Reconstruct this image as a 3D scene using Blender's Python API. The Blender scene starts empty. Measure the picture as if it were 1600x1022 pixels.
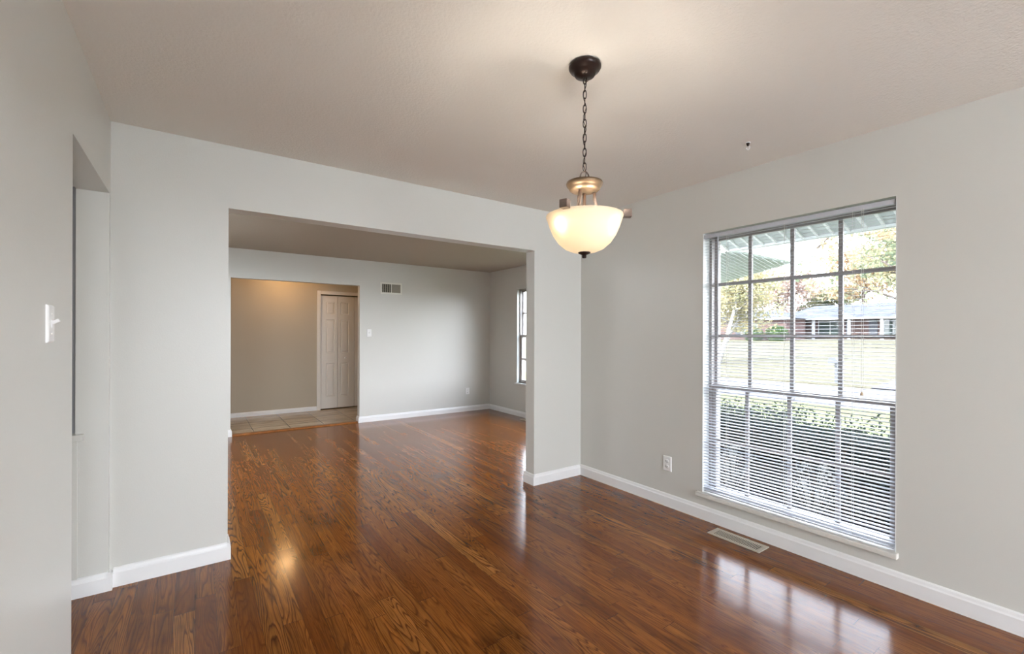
import bpy, bmesh, math, random
from mathutils import Matrix, Vector
PI = math.pi
SC = bpy.context.scene
COL = SC.collection
random.seed(7)

# ------------------------------------------------------------------ camera
cd = bpy.data.cameras.new('camera'); cam = bpy.data.objects.new('camera', cd); COL.objects.link(cam)
cd.sensor_width = 36; cd.sensor_fit = 'HORIZONTAL'; cd.lens = 702.98 * 36 / 1600
cd.shift_y = (522.75 - 511) / 1600; cd.clip_start = .02; cd.clip_end = 500
cam.matrix_world = (Matrix.Translation((0, 0, 1.3298)) @ Matrix.Rotation(-.6123, 4, 'Z')
                    @ Matrix.Rotation(PI / 2, 4, 'X') @ Matrix.Rotation(.0032, 4, 'Z'))
SC.camera = cam

# ------------------------------------------------------------------ view, world, sun
SC.view_settings.view_transform = 'Standard'; SC.view_settings.look = 'None'
SC.view_settings.exposure = 1.12; SC.view_settings.gamma = 1.0; SC.view_settings.use_curve_mapping = False
SC.cycles.use_denoising = True; SC.cycles.denoising_prefilter = 'ACCURATE'
SC.cycles.max_bounces = 14; SC.cycles.diffuse_bounces = 8; SC.cycles.transparent_max_bounces = 24
SC.cycles.sample_clamp_indirect = 8.0

w = bpy.data.worlds.new('sky'); SC.world = w; w.use_nodes = True
nt = w.node_tree; nt.nodes.clear()
out = nt.nodes.new('ShaderNodeOutputWorld'); bg = nt.nodes.new('ShaderNodeBackground')
geo = nt.nodes.new('ShaderNodeTexCoord'); sep = nt.nodes.new('ShaderNodeSeparateXYZ'); rmp = nt.nodes.new('ShaderNodeValToRGB')
nt.links.new(geo.outputs['Generated'], sep.inputs[0]); nt.links.new(sep.outputs['Z'], rmp.inputs[0])
rmp.color_ramp.elements[0].position = 0.0; rmp.color_ramp.elements[0].color = (.92, .95, 1, 1)
rmp.color_ramp.elements[1].position = .6; rmp.color_ramp.elements[1].color = (.76, .84, 1, 1)
nt.links.new(rmp.outputs[0], bg.inputs[0]); nt.links.new(bg.outputs[0], out.inputs[0])
bg.inputs[1].default_value = 8.0

def light(name, kind, loc, energy, color=(1, 1, 1), **kw):
    l = bpy.data.lights.new(name, kind); l.energy = energy; l.color = color
    for k, v in kw.items(): setattr(l, k, v)
    o = bpy.data.objects.new(name, l); COL.objects.link(o); o.location = loc
    return o
sun = light('sun', 'SUN', (0, 0, 20), 7.0, (1, .95, .86), angle=math.radians(2))
sun.rotation_euler = Vector((.80, -.28, -.60)).to_track_quat('-Z', 'Y').to_euler()

def portal(name, loc, direction, sx, sy):
    o = light(name, 'AREA', loc, 1, shape='RECTANGLE', size=sx, size_y=sy)
    o.data.cycles.is_portal = True
    o.rotation_euler = Vector(direction).to_track_quat('-Z', 'Z').to_euler()
    return o
portal('portal_dining', (3.16, 1.323, 1.13), (-1, 0, 0), 1.1, 1.9)
portal('portal_living', (4.47, 4.7, 1.31), (-1, 0, 0), 2.6, 1.56)
portal('portal_rear', (1.36, -3.75, 1.2), (0, 1, 0), 3.0, 2.3)
portal('portal_kitchen', (-3.3, 2.2, 1.55), (1, 0, 0), .6, .9)

# ------------------------------------------------------------------ materials
def newmat(name):
    m = bpy.data.materials.new(name); m.use_nodes = True
    return m, m.node_tree.nodes, m.node_tree.links, m.node_tree.nodes['Principled BSDF']
def mat(name, col, rough=.5, metal=0.0, var=0.0, vscale=8.0, bump=0.0, bscale=200.0, spec=.5, trans=0.0, emit=None, estr=0.0):
    m, N, L, b = newmat(name)
    b.inputs['Roughness'].default_value = rough; b.inputs['Metallic'].default_value = metal
    b.inputs['Specular IOR Level'].default_value = spec
    b.inputs['Base Color'].default_value = (*col, 1)
    tc = N.new('ShaderNodeTexCoord')
    if var:
        n = N.new('ShaderNodeTexNoise'); n.inputs['Scale'].default_value = vscale; n.inputs['Detail'].default_value = 4
        L.new(tc.outputs['Object'], n.inputs['Vector'])
        r = N.new('ShaderNodeValToRGB'); L.new(n.outputs['Fac'], r.inputs[0])
        r.color_ramp.elements[0].position = .3; r.color_ramp.elements[1].position = .7
        r.color_ramp.elements[0].color = (*[max(0, c * (1 - var)) for c in col], 1)
        r.color_ramp.elements[1].color = (*[min(1, c * (1 + var)) for c in col], 1)
        L.new(r.outputs[0], b.inputs['Base Color'])
    if bump:
        n = N.new('ShaderNodeTexNoise'); n.inputs['Scale'].default_value = bscale; n.inputs['Detail'].default_value = 3
        L.new(tc.outputs['Object'], n.inputs['Vector'])
        bp = N.new('ShaderNodeBump'); bp.inputs['Strength'].default_value = bump; bp.inputs['Distance'].default_value = .01
        L.new(n.outputs['Fac'], bp.inputs['Height']); L.new(bp.outputs[0], b.inputs['Normal'])
    if emit: b.inputs['Emission Color'].default_value = (*emit, 1); b.inputs['Emission Strength'].default_value = estr
    return m
def leafmat(name, cols, scale=1.5):
    m, N, L, b = newmat(name)
    tc = N.new('ShaderNodeTexCoord'); n = N.new('ShaderNodeTexNoise'); n.inputs['Scale'].default_value = scale; n.inputs['Detail'].default_value = 6
    L.new(tc.outputs['Object'], n.inputs['Vector'])
    r = N.new('ShaderNodeValToRGB'); L.new(n.outputs['Fac'], r.inputs[0])
    el = r.color_ramp.elements
    while len(el) < len(cols): el.new(.5)
    for i, c in enumerate(cols):
        el[i].position = .34 + .32 * i / (len(cols) - 1); el[i].color = (*c, 1)
    L.new(r.outputs[0], b.inputs['Base Color']); b.inputs['Roughness'].default_value = .7; b.inputs['Specular IOR Level'].default_value = .12
    t = N.new('ShaderNodeBsdfTranslucent'); L.new(r.outputs[0], t.inputs[0])
    mx = N.new('ShaderNodeMixShader'); mx.inputs[0].default_value = .35
    o = N['Material Output']; L.new(b.outputs[0], mx.inputs[1]); L.new(t.outputs[0], mx.inputs[2]); L.new(mx.outputs[0], o.inputs[0])
    return m
def glassmat():
    m, N, L, b = newmat('window_glass'); N.remove(b)
    t = N.new('ShaderNodeBsdfTransparent'); t.inputs[0].default_value = (.96, .97, .97, 1)
    g = N.new('ShaderNodeBsdfGlossy'); g.inputs['Roughness'].default_value = .0
    f = N.new('ShaderNodeFresnel'); gm = N.new('ShaderNodeNewGeometry')
    io = N.new('ShaderNodeMath'); io.operation = 'MULTIPLY_ADD'; L.new(gm.outputs['Backfacing'], io.inputs[0]); io.inputs[1].default_value = 1 / 1.45 - 1.45; io.inputs[2].default_value = 1.45
    L.new(io.outputs[0], f.inputs[0])
    mx = N.new('ShaderNodeMixShader'); L.new(f.outputs[0], mx.inputs[0]); L.new(t.outputs[0], mx.inputs[1]); L.new(g.outputs[0], mx.inputs[2])
    L.new(mx.outputs[0], N['Material Output'].inputs[0]); return m

def mathn(N, L, op, a, b=None, c=None):
    n = N.new('ShaderNodeMath'); n.operation = op
    for i, v in enumerate((a, b, c)):
        if v is None: continue
        if isinstance(v, (int, float)): n.inputs[i].default_value = v
        else: L.new(v, n.inputs[i])
    return n.outputs[0]
def floor_mat():
    m, N, L, b = newmat('oak_floor')
    W = .0826
    tc = N.new('ShaderNodeTexCoord'); sp = N.new('ShaderNodeSeparateXYZ'); L.new(tc.outputs['Object'], sp.inputs[0])
    M = lambda *a: mathn(N, L, *a)
    xs = M('DIVIDE', sp.outputs['X'], W); xi = M('FLOOR', xs); xf = M('FRACT', xs)
    wn = N.new('ShaderNodeTexWhiteNoise'); wn.noise_dimensions = '1D'; L.new(xi, wn.inputs['W'])
    ys = M('ADD', M('DIVIDE', sp.outputs['Y'], M('ADD', .8, M('MULTIPLY', wn.outputs['Value'], .7))), M('MULTIPLY', wn.outputs['Value'], 37.3))
    yi = M('FLOOR', ys); yf = M('FRACT', ys)
    cb = N.new('ShaderNodeCombineXYZ'); L.new(xi, cb.inputs[0]); L.new(yi, cb.inputs[1])
    w2 = N.new('ShaderNodeTexWhiteNoise'); w2.noise_dimensions = '2D'; L.new(cb.outputs[0], w2.inputs['Vector'])
    rnd = w2.outputs['Value']
    w3 = N.new('ShaderNodeSeparateColor'); L.new(w2.outputs['Color'], w3.inputs[0])
    # contour-line grain, stretched along the board and offset for each board
    def stretched(sx, sy, k, scale=1.0, detail=2.0, dist=0.0):
        c = N.new('ShaderNodeCombineXYZ')
        L.new(M('MULTIPLY', sp.outputs['X'], sx), c.inputs[0])
        L.new(M('ADD', M('MULTIPLY', sp.outputs['Y'], sy), M('MULTIPLY', w3.outputs[1], 50.0)), c.inputs[1])
        L.new(M('MULTIPLY', rnd, k), c.inputs[2])
        n = N.new('ShaderNodeTexNoise'); n.inputs['Scale'].default_value = scale; n.inputs['Detail'].default_value = detail
        n.inputs['Distortion'].default_value = dist; n.inputs['Roughness'].default_value = .45
        L.new(c.outputs[0], n.inputs['Vector']); return n.outputs['Fac']
    g1 = stretched(13.0, .95, 91.0, 1.0, 1.5, .25)
    wob = stretched(70, 9, 33.0, 1.0, 2.0)
    ring = M('ADD', M('MULTIPLY', g1, M('ADD', 11.0, M('MULTIPLY', w3.outputs[2], 20.0))), M('MULTIPLY', wob, .55))
    fr = M('FRACT', ring)
    r1 = N.new('ShaderNodeValToRGB'); L.new(fr, r1.inputs[0]); e = r1.color_ramp.elements
    e[0].position = 0; e[0].color = (0, 0, 0, 1); e[1].position = 1; e[1].color = (0, 0, 0, 1)
    for p_, v in ((.38, .08), (.60, .5), (.80, 1.0), (.93, .6)):
        x = e.new(p_); x.color = (v, v, v, 1)
    fine = stretched(330, 9, 57.0, 1.0, 3.0)
    rf = N.new('ShaderNodeValToRGB'); L.new(fine, rf.inputs[0]); rf.color_ramp.elements[0].position = .42; rf.color_ramp.elements[1].position = .62
    grain = M('MAXIMUM', M('MULTIPLY', r1.outputs[0], M('ADD', .50, M('MULTIPLY', w3.outputs[0], .50))), M('MULTIPLY', rf.outputs[0], .42))
    base = N.new('ShaderNodeValToRGB'); L.new(rnd, base.inputs[0]); e = base.color_ramp.elements
    e[0].position = 0; e[0].color = (.185, .052, .0078, 1); e[1].position = 1; e[1].color = (.39, .157, .033, 1)
    for p_, c_ in ((.15, (.235, .071, .0108)), (.5, (.272, .088, .014)), (.85, (.31, .108, .0185))):
        x = e.new(p_); x.color = (*c_, 1)
    dk = N.new('ShaderNodeMix'); dk.data_type = 'RGBA'; dk.blend_type = 'MULTIPLY'; dk.inputs[0].default_value = 1
    L.new(base.outputs[0], dk.inputs[6]); dk.inputs[7].default_value = (.20, .13, .12, 1)
    mx = N.new('ShaderNodeMix'); mx.data_type = 'RGBA'; L.new(grain, mx.inputs[0]); L.new(base.outputs[0], mx.inputs[6]); L.new(dk.outputs[2], mx.inputs[7])
    # slow stain variation and a few dark worn marks
    nv = N.new('ShaderNodeTexNoise'); nv.inputs['Scale'].default_value = 2.2; nv.inputs['Detail'].default_value = 5; L.new(tc.outputs['Object'], nv.inputs['Vector'])
    rv = N.new('ShaderNodeValToRGB'); L.new(nv.outputs['Fac'], rv.inputs[0])
    rv.color_ramp.elements[0].position = .27; rv.color_ramp.elements[0].color = (.45, .42, .42, 1); rv.color_ramp.elements[1].position = .42; rv.color_ramp.elements[1].color = (1, 1, 1, 1)
    streak = stretched(22, .55, 13.0, 1.0, 3.0)
    mr = N.new('ShaderNodeMapRange'); mr.inputs[1].default_value = .3; mr.inputs[2].default_value = .7; mr.inputs[3].default_value = .76; mr.inputs[4].default_value = 1.18; L.new(streak, mr.inputs[0])
    ms = N.new('ShaderNodeVectorMath'); ms.operation = 'SCALE'; L.new(mx.outputs[2], ms.inputs[0]); L.new(mr.outputs[0], ms.inputs['Scale'])
    m2 = N.new('ShaderNodeMix'); m2.data_type = 'RGBA'; m2.blend_type = 'MULTIPLY'; m2.inputs[0].default_value = .8
    L.new(ms.outputs[0], m2.inputs[6]); L.new(rv.outputs[0], m2.inputs[7])
    ex = M('MULTIPLY', M('ABSOLUTE', M('SUBTRACT', xf, .5)), 2.0); seam = M('GREATER_THAN', ex, .968)
    ey = M('LESS_THAN', yf, .0022); sm = M('MAXIMUM', M('MULTIPLY', seam, .55), M('MULTIPLY', ey, .8))
    m3 = N.new('ShaderNodeMix'); m3.data_type = 'RGBA'; L.new(sm, m3.inputs[0]); L.new(m2.outputs[2], m3.inputs[6]); m3.inputs[7].default_value = (.035, .014, .006, 1)
    L.new(m3.outputs[2], b.inputs['Base Color'])
    rr = M('ADD', .10, M('MULTIPLY', nv.outputs['Fac'], .10)); L.new(rr, b.inputs['Roughness'])
    b.inputs['Specular IOR Level'].default_value = .36
    
    bp = N.new('ShaderNodeBump'); bp.inputs['Strength'].default_value = .045; bp.inputs['Distance'].default_value = .004
    h = M('SUBTRACT', M('MULTIPLY', w3.outputs[1], .25), M('ADD', M('MULTIPLY', grain, .18), M('MULTIPLY', seam, .8)))
    L.new(h, bp.inputs['Height']); L.new(bp.outputs[0], b.inputs['Normal'])
    return m
def tile_mat():
    m, N, L, b = newmat('foyer_tile')
    tc = N.new('ShaderNodeTexCoord'); sp = N.new('ShaderNodeSeparateXYZ'); L.new(tc.outputs['Object'], sp.inputs[0])
    M = lambda *a: mathn(N, L, *a)
    fx = M('FRACT', M('DIVIDE', M('SUBTRACT', sp.outputs['X'], .19), .4497)); fy = M('FRACT', M('DIVIDE', M('SUBTRACT', sp.outputs['Y'], 7.72), .4497))
    g = M('MAXIMUM', M('LESS_THAN', fx, .018), M('LESS_THAN', fy, .018))
    n = N.new('ShaderNodeTexNoise'); n.inputs['Scale'].default_value = 5; n.inputs['Detail'].default_value = 8
    mp = N.new('ShaderNodeMapping'); mp.inputs['Scale'].default_value = (.5, 2.5, 1); L.new(tc.outputs['Object'], mp.inputs[0]); L.new(mp.outputs[0], n.inputs['Vector'])
    r = N.new('ShaderNodeValToRGB'); L.new(n.outputs['Fac'], r.inputs[0])
    r.color_ramp.elements[0].position = .3; r.color_ramp.elements[0].color = (.34, .245, .15, 1); r.color_ramp.elements[1].position = .7; r.color_ramp.elements[1].color = (.58, .46, .32, 1)
    mx = N.new('ShaderNodeMix'); mx.data_type = 'RGBA'; L.new(g, mx.inputs[0]); L.new(r.outputs[0], mx.inputs[6]); mx.inputs[7].default_value = (.07, .045, .03, 1)
    L.new(mx.outputs[2], b.inputs['Base Color']); b.inputs['Roughness'].default_value = .22
    return m
def brick_mat(name, c1, c2, mortar, scale=4.5):
    m, N, L, b = newmat(name)
    tc = N.new('ShaderNodeTexCoord'); mp = N.new('ShaderNodeMapping'); mp.inputs['Rotation'].default_value = (PI / 2, 0, PI / 2)
    sp = N.new('ShaderNodeSeparateXYZ'); cb = N.new('ShaderNodeCombineXYZ')
    L.new(tc.outputs['Object'], sp.inputs[0]); L.new(sp.outputs['Y'], cb.inputs[0]); L.new(sp.outputs['Z'], cb.inputs[1])
    t = N.new('ShaderNodeTexBrick'); t.inputs['Scale'].default_value = scale; L.new(cb.outputs[0], t.inputs['Vector'])
    t.inputs['Color1'].default_value = (*c1, 1); t.inputs['Color2'].default_value = (*c2, 1); t.inputs['Mortar'].default_value = (*mortar, 1)
    L.new(t.outputs[0], b.inputs['Base Color']); b.inputs['Roughness'].default_value = .9
    return m

M = dict(
    wall=mat('wall_paint', (.645, .64, .60), .33, bump=.05, bscale=180, spec=.5),
    foyer=mat('foyer_wall_paint', (.50, .44, .34), .5, bump=.05, bscale=180, spec=.35),
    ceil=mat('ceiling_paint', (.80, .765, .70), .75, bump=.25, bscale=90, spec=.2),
    ceil_shaded=mat('living_ceiling_shaded', (.46, .415, .35), .8, bump=.25, bscale=90, spec=.2),  # ceiling paint darkened so the living room's dimness sits in the colour
    trim=mat('white_trim_paint', (.84, .84, .835), .32, var=.02, vscale=6),
    sill=mat('old_white_sill_paint', (.70, .68, .63), .5, var=.04, vscale=30, bump=.1, bscale=60),
    door=mat('door_paint', (.78, .74, .68), .38),
    floor=floor_mat(), tile=tile_mat(),
    threshold=mat('oak_threshold', (.25, .095, .025), .3, var=.3, vscale=14),
    metal=mat('window_aluminium', (.37, .345, .335), .45, metal=.1, var=.06, vscale=12),
    jamb=mat('window_jamb_white', (.72, .74, .73), .4),
    glass=glassmat(),
    slat=mat('blind_slat_white', (.53, .55, .60), .4),
    cord=mat('blind_cord', (.70, .69, .66), .8),
    tassel=mat('tan_tassel', (.55, .43, .28), .5),
    plate=mat('white_plastic', (.86, .86, .85), .3),
    slot=mat('outlet_slot', (.12, .12, .12), .6),
    beige=mat('beige_enamel', (.52, .47, .38), .38, metal=.1),
    dark=mat('dark_void', (.006, .006, .006), .9, spec=.03),
    bronze=mat('dark_bronze', (.022, .011, .008), .32, metal=.5),
    bronze2=mat('antique_bronze', (.17, .115, .07), .42, metal=.8, var=.15, vscale=20),
    arm=mat('grey_bronze', (.22, .165, .135), .35, metal=.6),
    grille=mat('grey_louver', (.30, .28, .23), .5),
    greywall=mat('kitchen_dark_grey', (.08, .08, .088), .6),  # much darker grey than the walls around it
    niche=mat('niche_dark_grey', (.25, .25, .265), .6),  # grey of the backing panel, darker than the jamb beside it
    ext=mat('exterior_siding', (.55, .5, .45), .8),
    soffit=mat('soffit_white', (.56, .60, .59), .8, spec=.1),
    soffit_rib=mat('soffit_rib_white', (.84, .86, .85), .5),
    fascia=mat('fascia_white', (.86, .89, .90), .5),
    lawn=mat('lawn_grass', (.068, .063, .043), .95, var=.28, vscale=9, bump=.5, bscale=30, spec=.04),
    lawn2=mat('near_lawn_grass', (.080, .088, .042), .95, var=.2, vscale=9, bump=.5, bscale=30, spec=.04),
    road=mat('concrete_road', (.088, .086, .098), .9, var=.05, vscale=1, spec=.05),
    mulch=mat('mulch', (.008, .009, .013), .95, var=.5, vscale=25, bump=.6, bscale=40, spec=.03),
    brick=brick_mat('house_brick', (.060, .028, .024), (.085, .045, .038), (.10, .09, .085), 3.2),
    shingle=mat('roof_shingle', (.050, .054, .068), .9, var=.3, vscale=1.2, spec=.08),
    white=mat('house_white', (.35, .36, .37), .6),
    hglass=mat('house_window_glass', (.03, .045, .042), .12),
    shutter=mat('dark_shutter', (.03, .036, .05), .6),
    bark=mat('bark', (.08, .065, .055), .9, var=.3, vscale=10),
    birch=mat('pale_bark', (.25, .24, .22), .8, var=.15, vscale=20),
    mail=mat('mailbox_grey', (.05, .055, .06), .5),
    bounce_patio=mat('pale_bounce_paving', (.76, .76, .74), .9, var=.06, vscale=3, spec=.1),
    stone=mat('pale_concrete', (.30, .30, .31), .9, var=.08, vscale=20),
    hedge=leafmat('hedge_leaf', [(.006, .011, .009), (.014, .022, .018), (.030, .042, .035)], 9),
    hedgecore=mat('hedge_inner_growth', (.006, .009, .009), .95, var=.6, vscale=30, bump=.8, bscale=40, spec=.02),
    shrub=leafmat('shrub_leaf', [(.03, .055, .022), (.08, .12, .05)], 4),
    yellow=leafmat('yellow_leaf', [(.17, .18, .10), (.27, .25, .14), (.32, .26, .145)], 1.2),
    olive=leafmat('olive_leaf', [(.09, .12, .075), (.18, .19, .11), (.27, .225, .13)], .8),
    orange=leafmat('orange_leaf', [(.29, .19, .12), (.35, .25, .145), (.28, .255, .15)], .8),
    red=leafmat('red_leaf', [(.32, .23, .20), (.40, .30, .265), (.38, .32, .25)], .8),
    tuft=leafmat('pale_tuft_leaf', [(.22, .22, .20), (.35, .35, .34)], 14),
)
def bowl_mat():
    m, N, L, b = newmat('alabaster_glass')
    b.inputs['Base Color'].default_value = (.95, .90, .80, 1); b.inputs['Roughness'].default_value = .3
    t = N.new('ShaderNodeBsdfTranslucent'); t.inputs[0].default_value = (.6, .55, .46, 1)
    n = N.new('ShaderNodeTexNoise'); n.inputs['Scale'].default_value = 9; tc = N.new('ShaderNodeTexCoord'); L.new(tc.outputs['Object'], n.inputs['Vector'])
    r = N.new('ShaderNodeValToRGB'); L.new(n.outputs['Fac'], r.inputs[0]); r.color_ramp.elements[0].color = (.76, .69, .57, 1); r.color_ramp.elements[1].color = (.84, .77, .66, 1)
    L.new(r.outputs[0], t.inputs[0])
    mx = N.new('ShaderNodeMixShader'); mx.inputs[0].default_value = .62
    L.new(b.outputs[0], mx.inputs[1]); L.new(t.outputs[0], mx.inputs[2]); L.new(mx.outputs[0], N['Material Output'].inputs[0])
    return m
M['bowl'] = bowl_mat()
M['bulb'] = mat('lit_bulb', (1, 1, 1), .5, emit=(1, .86, .66), estr=9)
M['lampglass'] = mat('lit_lamp_glass', (1, .9, .7), .5, emit=(1, .78, .5), estr=.7)

# ------------------------------------------------------------------ mesh helpers
class MB:
    def __init__(s): s.v = []; s.f = []; s.smooth = []
    def add(s, vs, fs, smooth=False):
        o = len(s.v); s.v += [tuple(v) for v in vs]; s.f += [tuple(i + o for i in f) for f in fs]; s.smooth += [smooth] * len(fs); return s
    def box(s, x0, x1, y0, y1, z0, z1, mtx=None):
        vs = [Vector((x, y, z)) for x in (x0, x1) for y in (y0, y1) for z in (z0, z1)]
        if mtx: vs = [mtx @ v for v in vs]
        return s.add(vs, [(0, 1, 3, 2), (4, 6, 7, 5), (0, 4, 5, 1), (2, 3, 7, 6), (0, 2, 6, 4), (1, 5, 7, 3)])
    def prism(s, pts, axis, a, b):        # polygon of (u,v) extruded along axis 0/1/2 from a to b
        def P(u, v, t): return {0: (t, u, v), 1: (u, t, v), 2: (u, v, t)}[axis]
        n = len(pts); vs = [P(u, v, a) for u, v in pts] + [P(u, v, b) for u, v in pts]
        return s.add(vs, [tuple(range(n)), tuple(range(2 * n - 1, n - 1, -1))] + [(i, i + n, (i + 1) % n + n, (i + 1) % n) for i in range(n)])
    def tube(s, pts, rad, seg=8, closed=False, smooth=True):
        pts = [Vector(p) for p in pts]; n = len(pts); R = rad if isinstance(rad, (list, tuple)) else [rad] * n
        vs = []; up = None
        for i, p in enumerate(pts):
            a = pts[(i - 1) % n] if (closed or i) else p; b = pts[(i + 1) % n] if (closed or i < n - 1) else p
            d = (b - a).normalized()
            if up is None: up = d.orthogonal().normalized()
            up = (up - d * up.dot(d)); up = up.normalized() if up.length > 1e-6 else d.orthogonal().normalized()
            sd = d.cross(up)
            vs += [p + (up * math.cos(2 * PI * k / seg) + sd * math.sin(2 * PI * k / seg)) * R[i] for k in range(seg)]
        fs = []
        for i in range(n if closed else n - 1):
            j = (i + 1) % n
            fs += [(i * seg + k, i * seg + (k + 1) % seg, j * seg + (k + 1) % seg, j * seg + k) for k in range(seg)]
        if not closed: fs += [tuple(range(seg - 1, -1, -1)), tuple((n - 1) * seg + k for k in range(seg))]
        return s.add(vs, fs, smooth)
    def lathe(s, prof, c=(0, 0, 0), seg=40, smooth=True):
        vs = []; fs = []; n = len(prof)
        for r, z in prof: vs += [(c[0] + r * math.cos(2 * PI * k / seg), c[1] + r * math.sin(2 * PI * k / seg), c[2] + z) for k in range(seg)]
        for i in range(n - 1): fs += [(i * seg + k, i * seg + (k + 1) % seg, (i + 1) * seg + (k + 1) % seg, (i + 1) * seg + k) for k in range(seg)]
        if prof[0][0] > 1e-5: fs.append(tuple(range(seg - 1, -1, -1)))
        if prof[-1][0] > 1e-5: fs.append(tuple((n - 1) * seg + k for k in range(seg)))
        return s.add(vs, fs, smooth)
    def build(s, name, m, parent=None, bevel=0, origin=None, weld=False):
        me = bpy.data.meshes.new(name)
        og = Vector(origin) if origin else Vector((0, 0, 0))
        me.from_pydata([Vector(v) - og for v in s.v], [], s.f); me.validate(); me.materials.append(M[m] if isinstance(m, str) else m)
        bm = bmesh.new(); bm.from_mesh(me)
        if weld: bmesh.ops.remove_doubles(bm, verts=bm.verts, dist=1e-5)
        if len(bm.faces) < 20000: bmesh.ops.recalc_face_normals(bm, faces=bm.faces)
        bm.to_mesh(me); bm.free()
        for p_, sm in zip(me.polygons, s.smooth): p_.use_smooth = sm
        o = bpy.data.objects.new(name, me); COL.objects.link(o); o.location = og
        if parent:
            wp_ = Vector((0, 0, 0)); q = parent
            while q: wp_ += Vector(q.location); q = q.parent
            o.parent = parent; o.location = og - wp_
        if bevel:
            md = o.modifiers.new('bevel', 'BEVEL'); md.width = bevel; md.segments = 2; md.limit_method = 'ANGLE'; md.angle_limit = math.radians(50)
        return o
def tag(o, label, cat, group=None, kind=None):
    o['label'] = label; o['category'] = cat
    if group: o['group'] = group
    if kind: o['kind'] = kind
    return o
def empty(name, loc, label=None, cat=None, group=None, kind=None):
    o = bpy.data.objects.new(name, None); COL.objects.link(o); o.location = loc; o.empty_display_size = .1
    if label: tag(o, label, cat, group, kind)
    elif kind: o['kind'] = kind
    return o
def struct(o, label, cat='wall'):
    o['kind'] = 'structure'; o['label'] = label; o['category'] = cat; return o

# ------------------------------------------------------------------ shell of the house
H = 2.44
XL, XR, YB, YB2, YF, YF2, XE, XLR = -.368, 3.006, 3.1356, 3.2571, 6.8307, 6.93, 3.24, 4.313
ZO = 2.0702; YR = -3.6
# floors
struct(MB().box(-.61, XE, YR - .12, YB2, -.12, 0).box(-.61, 4.54, YB2, YF + .05, -.12, 0).build('floor', 'floor'), 'stained oak strip floor running through dining and living room', 'floor')
struct(MB().box(-.95, 3.7, YF + .05, 9.0, -.12, 0.004).build('floor_foyer', 'tile'), 'beige square tiles on the foyer floor', 'floor')
struct(MB().box(-3.3, -.61, .7, 4.3, -.12, 0).build('floor_kitchen', 'tile'), 'tiled floor beyond the left opening', 'floor')
# ceilings
struct(MB().box(-.50, XE, YR - .12, YB + .06, H, H + .12).build('ceiling', 'ceil'), 'beige painted ceiling of the dining room', 'ceiling')
struct(MB().box(-.61, 4.54, YB + .06, YF + .05, H, H + .12).build('ceiling_living', 'ceil_shaded'), 'ceiling of the living room beyond the opening', 'ceiling')
struct(MB().box(-.95, 3.7, YF + .05, 9.0, H, H + .12).build('ceiling_foyer', 'ceil'), 'foyer ceiling behind the far header', 'ceiling')
struct(MB().box(-3.4, -.50, .7, 4.3, H, H + .12).build('ceiling_kitchen', 'ceil'), 'ceiling beyond the left opening', 'ceiling')
# left wall with opening Y 2.255..3.106
b = MB(); b.box(-.495, XL, YR - .12, 2.255, 0, H); b.box(-.495, XL, 2.255, 3.106, 2.056, H); b.box(-.495, XL, 3.106, YB, 0, H)
struct(b.build('wall_left', 'wall'), 'grey painted left wall with a doorway at its far end')
# partition with wide opening
b = MB(); b.box(-.61, .1554, YB, YB2, 2.07, H); b.box(-.61, .1554, YB, YB2, 0, .79); b.box(-.495, .1554, YB, YB2, .79, 2.07); b.box(.1554, 2.4433, YB, YB2, ZO, H); b.box(2.4433, XE, YB, YB2, 0, H)
struct(b.build('wall_partition', 'wall'), 'grey partition wall with wide cased opening to the living room')
# right wall with window opening
WY0, WY1, WZ0, WZ1 = .772, 1.8745, .165, 2.064
b = MB(); b.box(XR, XE, YR - .12, WY0, -.4, H); b.box(XR, XE, WY1, YB, -.4, H); b.box(XR, XE, WY0, WY1, WZ1, H); b.box(XR, XE, WY0, WY1, -.4, WZ0)
struct(b.build('wall_right', 'wall'), 'grey right wall around the window with blinds')
# rear wall behind the camera, with a glazed opening added to daylight the room
b = MB(); b.box(-.495, -.15, YR - .12, YR, 0, H); b.box(2.87, XE, YR - .12, YR, 0, H); b.box(-.15, 2.87, YR - .12, YR, 2.36, H)
struct(b.build('wall_rear', 'wall'), 'rear wall behind the viewpoint')
d = empty('door_rear_added', (-.15, YR - .08, 0), kind='structure'); d['label'] = 'added unseen glazing behind the viewpoint that lets in more daylight'; d['category'] = 'door'
b = MB()
for x in (-.15, .83, 1.83, 2.81): b.box(x, x + .06, YR - .1, YR - .06, 0, 2.36)
b.box(-.15, 2.87, YR - .1, YR - .06, 0, .06); b.box(-.15, 2.87, YR - .1, YR - .06, 2.30, 2.36)
b.build('rear_glazing_frame', 'metal', d); MB().box(-.09, 2.81, YR - .083, YR - .079, .06, 2.30).build('rear_glazing_pane', 'glass', d)
# living room walls
struct(MB().box(-.61, -.49, YB2, YF, 0, H).build('wall_living_left', 'wall'), 'left wall of the living room')
LW0, LW1, LZ0, LZ1 = 3.4, 5.995, .54, 2.073
b = MB(); b.box(XLR, 4.452, YB - .12, LW0, -.4, H); b.box(XLR, 4.452, LW1, YF + .1, -.4, H); b.box(XLR, 4.452, LW0, LW1, LZ1, H); b.box(XLR, 4.452, LW0, LW1, -.4, LZ0)
b.box(XE, XLR, YB, YB2, -.4, H)
struct(b.build('wall_living_right', 'wall'), 'grey living room wall with the far window')
# far wall with foyer opening
FX0, FX1, FZ = .366, 2.007, 2.056
b = MB(); b.box(-.95, FX0, YF, YF2, 0, H); b.box(FX1, 4.54, YF, YF2, 0, H); b.box(FX0, FX1, YF, YF2, FZ, H)
struct(b.build('wall_far', 'wall'), 'grey far wall of the living room with foyer opening')
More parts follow.
